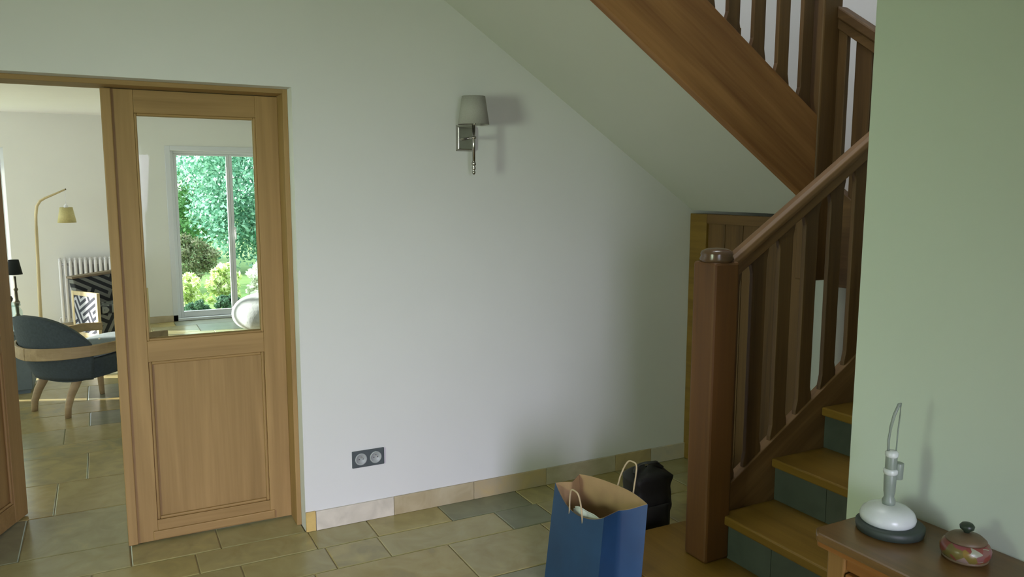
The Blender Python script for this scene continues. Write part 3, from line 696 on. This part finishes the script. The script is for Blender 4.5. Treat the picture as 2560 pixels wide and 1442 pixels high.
def cush(u, v):
    a = 2*pi*u; t = abs(cos(a))**.5*math.copysign(1, cos(a)); s = abs(sin(a))**.5*math.copysign(1, sin(a))
    k = v; r = (1-k**2*.97) ; z = .415+.055*sin(k*pi/2)
    return L(.16+.31*t*r, .25*s*r, z+.03*t*r)
fin('seat_cushion', MB().grid(cush, 40, 12, True, True), 'seat_fabric', ch)
for sgn in (-1, 1):
    pts = []
    for k in range(22):
        t = k/21
        if t < .55: ph = R(180 - sgn*-1*0) ; a = pi - (t/.55)*(pi/2+.05); x, y = .385*cos(a)-.01, .40*sin(a)
        else: q = (t-.55)/.45; x, y = .01+.44*q, .40-.03*q*q
        pts.append(L(x, sgn*y, .455 + .055*t - (.02*max(0, t-.85)/.15)))
    # flat bent timber: a wide thin band
    mb = MB(); v = []; n = len(pts)
    for i, p in enumerate(pts):
        tn = (Vector(pts[min(i+1, n-1)])-Vector(pts[max(i-1, 0)])).normalized(); nn = tn.cross(Vector((0, 0, 1))).normalized()
        hh = .044 - .014*(i/n)
        for da, dz in ((-.011, -hh), (.011, -hh), (.011, hh), (-.011, hh)): v.append(Vector(p)+nn*da+Vector((0, 0, dz)))
    f = [(0, 1, 2, 3), tuple(4*(n-1)+j for j in (3, 2, 1, 0))] + [(4*i+j, 4*(i+1)+j, 4*(i+1)+(j+1) % 4, 4*i+(j+1) % 4) for i in range(n-1) for j in range(4)]
    mb.add(v, f, False); fin('armrest', mb, 'chair_wood', ch, bevel=.006)
    # legs: rear ones sweep back, front ones nearly straight, joined to the seat frame
    rl = [L(-.12, sgn*.17, .31), L(-.16, sgn*.175, .24), L(-.215, sgn*.18, .15), L(-.245, sgn*.185, .07), L(-.25, sgn*.185, 0)]
    fin('leg', MB().tube(rl, [.030, .034, .030, .025, .022], 12, .7), 'chair_wood', ch)
    fl_ = [L(.26, sgn*.18, .33), L(.27, sgn*.185, .22), L(.28, sgn*.19, .10), L(.285, sgn*.19, 0)]
    fin('leg', MB().tube(fl_, [.030, .028, .025, .022], 12, .8), 'chair_wood', ch)

# ------------------------------------------------------------------ patterned armchair facing the door
ax0, ax1, ay0, ay1 = -.08, .44, 8.20, 8.66
pc = thing('armchair', (ax0, ay0, 0), 'black and white maze-patterned armchair with pale wood frame, in front of the radiator', 'chair')
fin('backrest', MB().hexa([(ax0+.03, ay1-.16, .36), (ax1-.03, ay1-.16, .36), (ax1-.03, ay1-.06, .36), (ax0+.03, ay1-.06, .36), (ax0-.0, ay1-.07, .715), (ax1+.0, ay1-.07, .74), (ax1+.0, ay1+.02, .74), (ax0-.0, ay1+.02, .715)]), 'maze_front', pc, bevel=.012)
fin('top_rail', MB().hexa([(ax0-.012, ay1-.08, .712), (ax1+.01, ay1-.08, .738), (ax1+.01, ay1+.03, .738), (ax0-.012, ay1+.03, .712), (ax0-.014, ay1-.08, .733), (ax1+.01, ay1-.08, .765), (ax1+.01, ay1+.03, .765), (ax0-.014, ay1+.03, .733)]), M.setdefault('rail_brown', wood('rail_brown', (.16, .12, .07), (.24, .19, .12), axis='X')), pc, bevel=.005)
fin('seat', B(ax0+.03, ax1-.03, ay0+.02, ay1-.10, .16, .40), 'maze_front', pc, bevel=.015)
fin('seat_cushion', B(ax0+.035, ax1-.035, ay0-.01, ay1-.14, .40, .475), 'maze_top', pc, bevel=.03)
for x in (ax0, ax1-.03):
    fr = fin('side_frame', MB().box(x, x+.03, ay0, ay0+.035, 0, .60).box(x, x+.03, ay1-.06, ay1-.025, 0, .60).box(x, x+.03, ay0+.035, ay1-.06, .56, .60).box(x, x+.03, ay0+.035, ay1-.06, .17, .21), 'pale_wood', pc, bevel=.003)
    fin('side_cloth', B(x+.004, x+.026, ay0+.035, ay1-.06, .21, .56), 'maze_side', fr)
pc.rotation_euler.z = R(30)
# ------------------------------------------------------------------ radiator
ra = thing('radiator', (-.07, 9.93, 0), 'white column radiator under bare wall behind the patterned armchair', 'radiator')
n = 15
for i in range(n):
    x = -.43 + .049*i
    m_ = MB()
    for yy in (9.865, 9.905, 9.945): m_.tube([(x, yy, .10), (x, yy, .13), (x, yy, .765), (x, yy, .785)], [.012, .0165, .0165, .012], 10)
    m_.tube([(x, 9.865, .785), (x, 9.905, .795), (x, 9.945, .785)], [.014, .016, .014], 10); m_.tube([(x, 9.865, .11), (x, 9.945, .11)], .014, 10)
    fin('column', m_, 'radiator', ra)
for z in (.15, .735): fin('header_pipe', MB().tube([(-.44, 9.905, z), (.27, 9.905, z)], .014, 10), 'radiator', ra)
fin('bracket', MB().box(-.33, -.30, 9.94, 9.998, .68, .70), 'radiator', ra); fin('bracket', MB().box(.10, .13, 9.94, 9.998, .68, .70), 'radiator', ra)
fin('supply_pipe', MB().tube([(-.43, 9.905, .15), (-.46, 9.905, .15), (-.465, 9.905, .13), (-.465, 9.905, 0)], .009, 10), 'radiator', ra)

# ------------------------------------------------------------------ arched floor lamp
fy = 9.4
fa = thing('floor_lamp', (-.60, fy, 0), 'pale wood floor lamp with bent arm and small hanging straw shade', 'lamp')
pts = [(-.62, fy, 0), (-.615, fy, .4), (-.605, fy, .8), (-.597, fy, 1.15), (-.592, fy, 1.30), (-.578, fy, 1.385), (-.545, fy, 1.44), (-.50, fy, 1.468), (-.42, fy, 1.505), (-.315, fy, 1.556)]
fin('pole', MB().tube(pts, [.017, .017, .016, .015, .015, .014, .013, .012, .010, .008], 12), 'pale_wood', fa)
fin('base', MB().lathe([(.14, 0), (.145, .01), (.13, .022), (.03, .03), (.018, .05)], (-.62, fy, 0), 32), 'pale_wood', fa)
fin('cable', MB().tube([(-.318, fy, 1.55), (-.318, fy, 1.38)], .0022, 8), 'white', fa)
q = fin('lamp_shade', shade(MB(), (-.318, fy, 0), .088, .060, 1.215, 1.372), 'gold', fa)
fin('bulb_holder', MB().lathe([(.018, 1.34), (.020, 1.35), (.020, 1.39), (.006, 1.41)], (-.318, fy, 0), 16), 'white', q)
fin('arm_tip', MB().lathe([(.004, -.008), (.009, 0), (.004, .008)], (-.312, fy, 1.558), 12), 'bronze', fa)

# ------------------------------------------------------------------ low grey-blue chest, glass jar, black-shaded lamp
cb = thing('storage_chest', (-.78, 7.2, 0), 'plain grey-blue chest at the left edge of the doorway behind the open leaf', 'chest')
fin('chest_body', B(-1.05, -.545, 6.98, 7.48, 0.03, .46), 'trunk_blue', cb, bevel=.006)
fin('chest_lid', B(-1.06, -.535, 6.97, 7.49, .462, .497), 'trunk_blue', cb, bevel=.006)
fin('plinth', B(-1.03, -.565, 7.0, 7.46, 0, .03), 'trunk_blue', cb)
gj = thing('glass_jar', (-.655, 7.10, .498), 'squat clear glass jar standing on the grey-blue chest', 'jar')
fin('jar_body', MB().lathe([(.065, 0), (.078, .006), (.082, .03), (.082, .13), (.070, .155), (.060, .165), (.060, .175)], (-.665, 7.10, .498), 32), 'jar_glass', gj)
fin('jar_lid', MB().lathe([(.070, .176), (.074, .182), (.070, .196), (.03, .205)], (-.665, 7.10, .498), 32), 'jar_glass', gj)
fin('jar_knob', MB().lathe([(.012, .205), (.022, .218), (.026, .235), (.018, .252), (.003, .258)], (-.665, 7.10, .498), 20), 'black', gj)
tl_ = thing('table_lamp', (-.63, 7.36, .498), 'black tapered lampshade on turned bronze candlestick base, left of the floor lamp', 'lamp')
fin('lamp_base', MB().lathe([(.055, 0), (.058, .008), (.04, .02), (.016, .04), (.022, .06), (.012, .08), (.014, .14), (.024, .17), (.014, .19), (.010, .26), (.018, .275), (.010, .29), (.008, .38)], (-.64, 7.36, .498), 24), 'bronze', tl_)
fin('lamp_shade', shade(MB(), (-.64, 7.36, 0), .057, .036, .893, 1.010), 'blackshade', tl_)
# ------------------------------------------------------------------ pouf at the patio window
pf = MB()
def blob(u, v):
    a = 2*pi*u; t = pi*v; r = abs(sin(t))**.8
    return (1.52+.31*r*cos(a)*(1+.03*sin(3*a)), 8.95+.30*r*sin(a), .205-.205*cos(t)*(1+.0) + .012*sin(4*a)*r)
pf.grid(blob, 44, 26, True)
po = thing('pouf', (1.52, 8.95, 0), 'rounded white woolly pouf on the floor by the patio window', 'pouf')
fin('pouf_cover', pf, 'pouf', po)
fin('pouf_button', MB().lathe([(.02, .405), (.022, .412), (.012, .419), (.001, .421)], (1.52, 8.95, 0), 20), 'pouf', po)

# ------------------------------------------------------------------ garden
gd = fin('ground', B(-40, 40, YF+.28, 70, -.4, -.20), 'lawn', **ST)
fin('ground.001', B(-4, 4, YF+.29, YF+.9, -.20, -.03), 'terrace', **ST)
fin('ground.002', B(-40, 40, -40, Y0-.2, -.4, -.08), 'lawn', **ST)
def foliage(c, r, n, size, squash=1., fill=.45):
    """n leaf blades scattered through lumpy clumps"""
    c = np.array(c); r = np.array(r); nc = max(45, n//300)
    d = rng.normal(size=(nc, 3)); d /= np.linalg.norm(d, axis=1)[:, None]
    cc = c + d*r*rng.uniform(fill, 1, (nc, 1))
    k = rng.integers(0, nc, n); q = rng.normal(size=(n, 3)); q /= np.linalg.norm(q, axis=1)[:, None]
    P = cc[k] + q*(r.mean()*.26)*rng.uniform(.4, 1, (n, 1))
    P[:, 2] = np.maximum(P[:, 2], -.19)
    a = rng.normal(size=(n, 3)); a /= np.linalg.norm(a, axis=1)[:, None]; b = np.cross(a, q); b /= np.linalg.norm(b, axis=1)[:, None]+1e-6
    s = size*rng.uniform(.6, 1.2, (n, 1))
    V = np.stack([P-a*s, P+b*s*.5, P+a*s, P-b*s*.5], 1).reshape(-1, 3)
    mb = MB(); mb.v = [tuple(v) for v in V]; mb.f = [(4*i, 4*i+1, 4*i+2, 4*i+3) for i in range(n)]; mb.sm = [False]*n
    return mb
def tree(name, x, y, h, rad, m, label, n=9000, size=.10, low=.0, cat='tree', parts='trunk', group=None):
    t = thing(name, (x, y, -.2), label, cat)
    if group: t['group'] = group
    fin('foliage', foliage((x, y, low+(h-low)/2), (rad, rad, (h-low)/2), n, size), m, t, kind='stuff')
    tk = [(x, y, -.2), (x+.05, y, h*.25), (x-.04, y+.03, h*.5), (x, y, h*.8)]
    fin('trunk', MB().tube(tk, [rad*.10, rad*.08, rad*.06, rad*.02], 10), 'bark', t)
tree('tree', 3.05, 16.8, 3.9, 1.7, 'leaf', 'tall blue-green leafy tree filling the right of the patio window', 34000, .05)
tree('tree', 7.0, 17.4, 4.2, 1.7, 'leaf2', 'fresh green tree standing to the right of the tall blue-green tree', 9000, .09)
tree('tree', 1.55, 20.4, 1.95, 1.5, 'leaf2', 'mid green tree behind and left of the blue-green tree', 18000, .055)
tree('shrub', 1.30, 14.2, .75, .50, 'leaf_brown', 'olive brown open shrub at the lower left of the patio window', 6000, .03, cat='shrub')
tree('tree', -1.9, 19.5, 3.4, 1.5, 'leaf', 'blue-green tree behind the wall, seen through the left window', 6000, .1)
tree('tree', -5.6, 17.0, 3.6, 1.8, 'leaf2', 'broad green tree at the far left of the garden', 6000, .1)
tree('tree', 11.6, 19.0, 4.6, 2.0, 'leaf', 'large tree at the far right of the garden', 6000, .11)
tree('hedge', 3.1, 14.6, .55, .75, 'leaf2', 'clipped green hedge under the tall tree, behind the lime shrubs', 6000, .045, cat='hedge')
lows = [(1.0, 11.9, .42, .26, 'leaf_lime'), (1.53, 12.1, .46, .26, 'leaf_lime'), (2.07, 12.0, .46, .26, 'petal'), (2.60, 12.2, .42, .26, 'leaf_lime'), (.45, 12.3, .36, .26, 'leaf_lime'), (1.06, 11.3, .06, .18, 'leaf_dark'), (1.5, 11.35, .10, .18, 'leaf_dark')]
lab = ['yellow-green rounded shrub at the left of the flower bed', 'tallest yellow-green shrub in the middle of the flower bed', 'pale flowering shrub right of the window mullion', 'yellow-green shrub at the right end of the bed', 'yellow-green shrub behind the wall left of the patio window', 'low dark green plant in front of the lime shrubs, left', 'low dark green plant in front of the lime shrubs, right']
for (x, y, h, r, m), l in zip(lows, lab):
    t = thing('shrub', (x, y, -.2), l, 'shrub')
    fin('foliage', foliage((x, y, (h-.2)/2), (r, r, (h+.2)/2), 4500, .034, fill=.1), m, t, kind='stuff')
    fin('stem', MB().tube([(x, y, -.2), (x, y, h*.5)], [.02, .008], 8), 'bark', t)
# garden on the entrance side, seen only mirrored in the door glass
tree('hedge', 0.2, -7.5, 1.1, 1.6, 'leaf2', 'green hedge outside the front door', 4000, .07, cat='hedge')
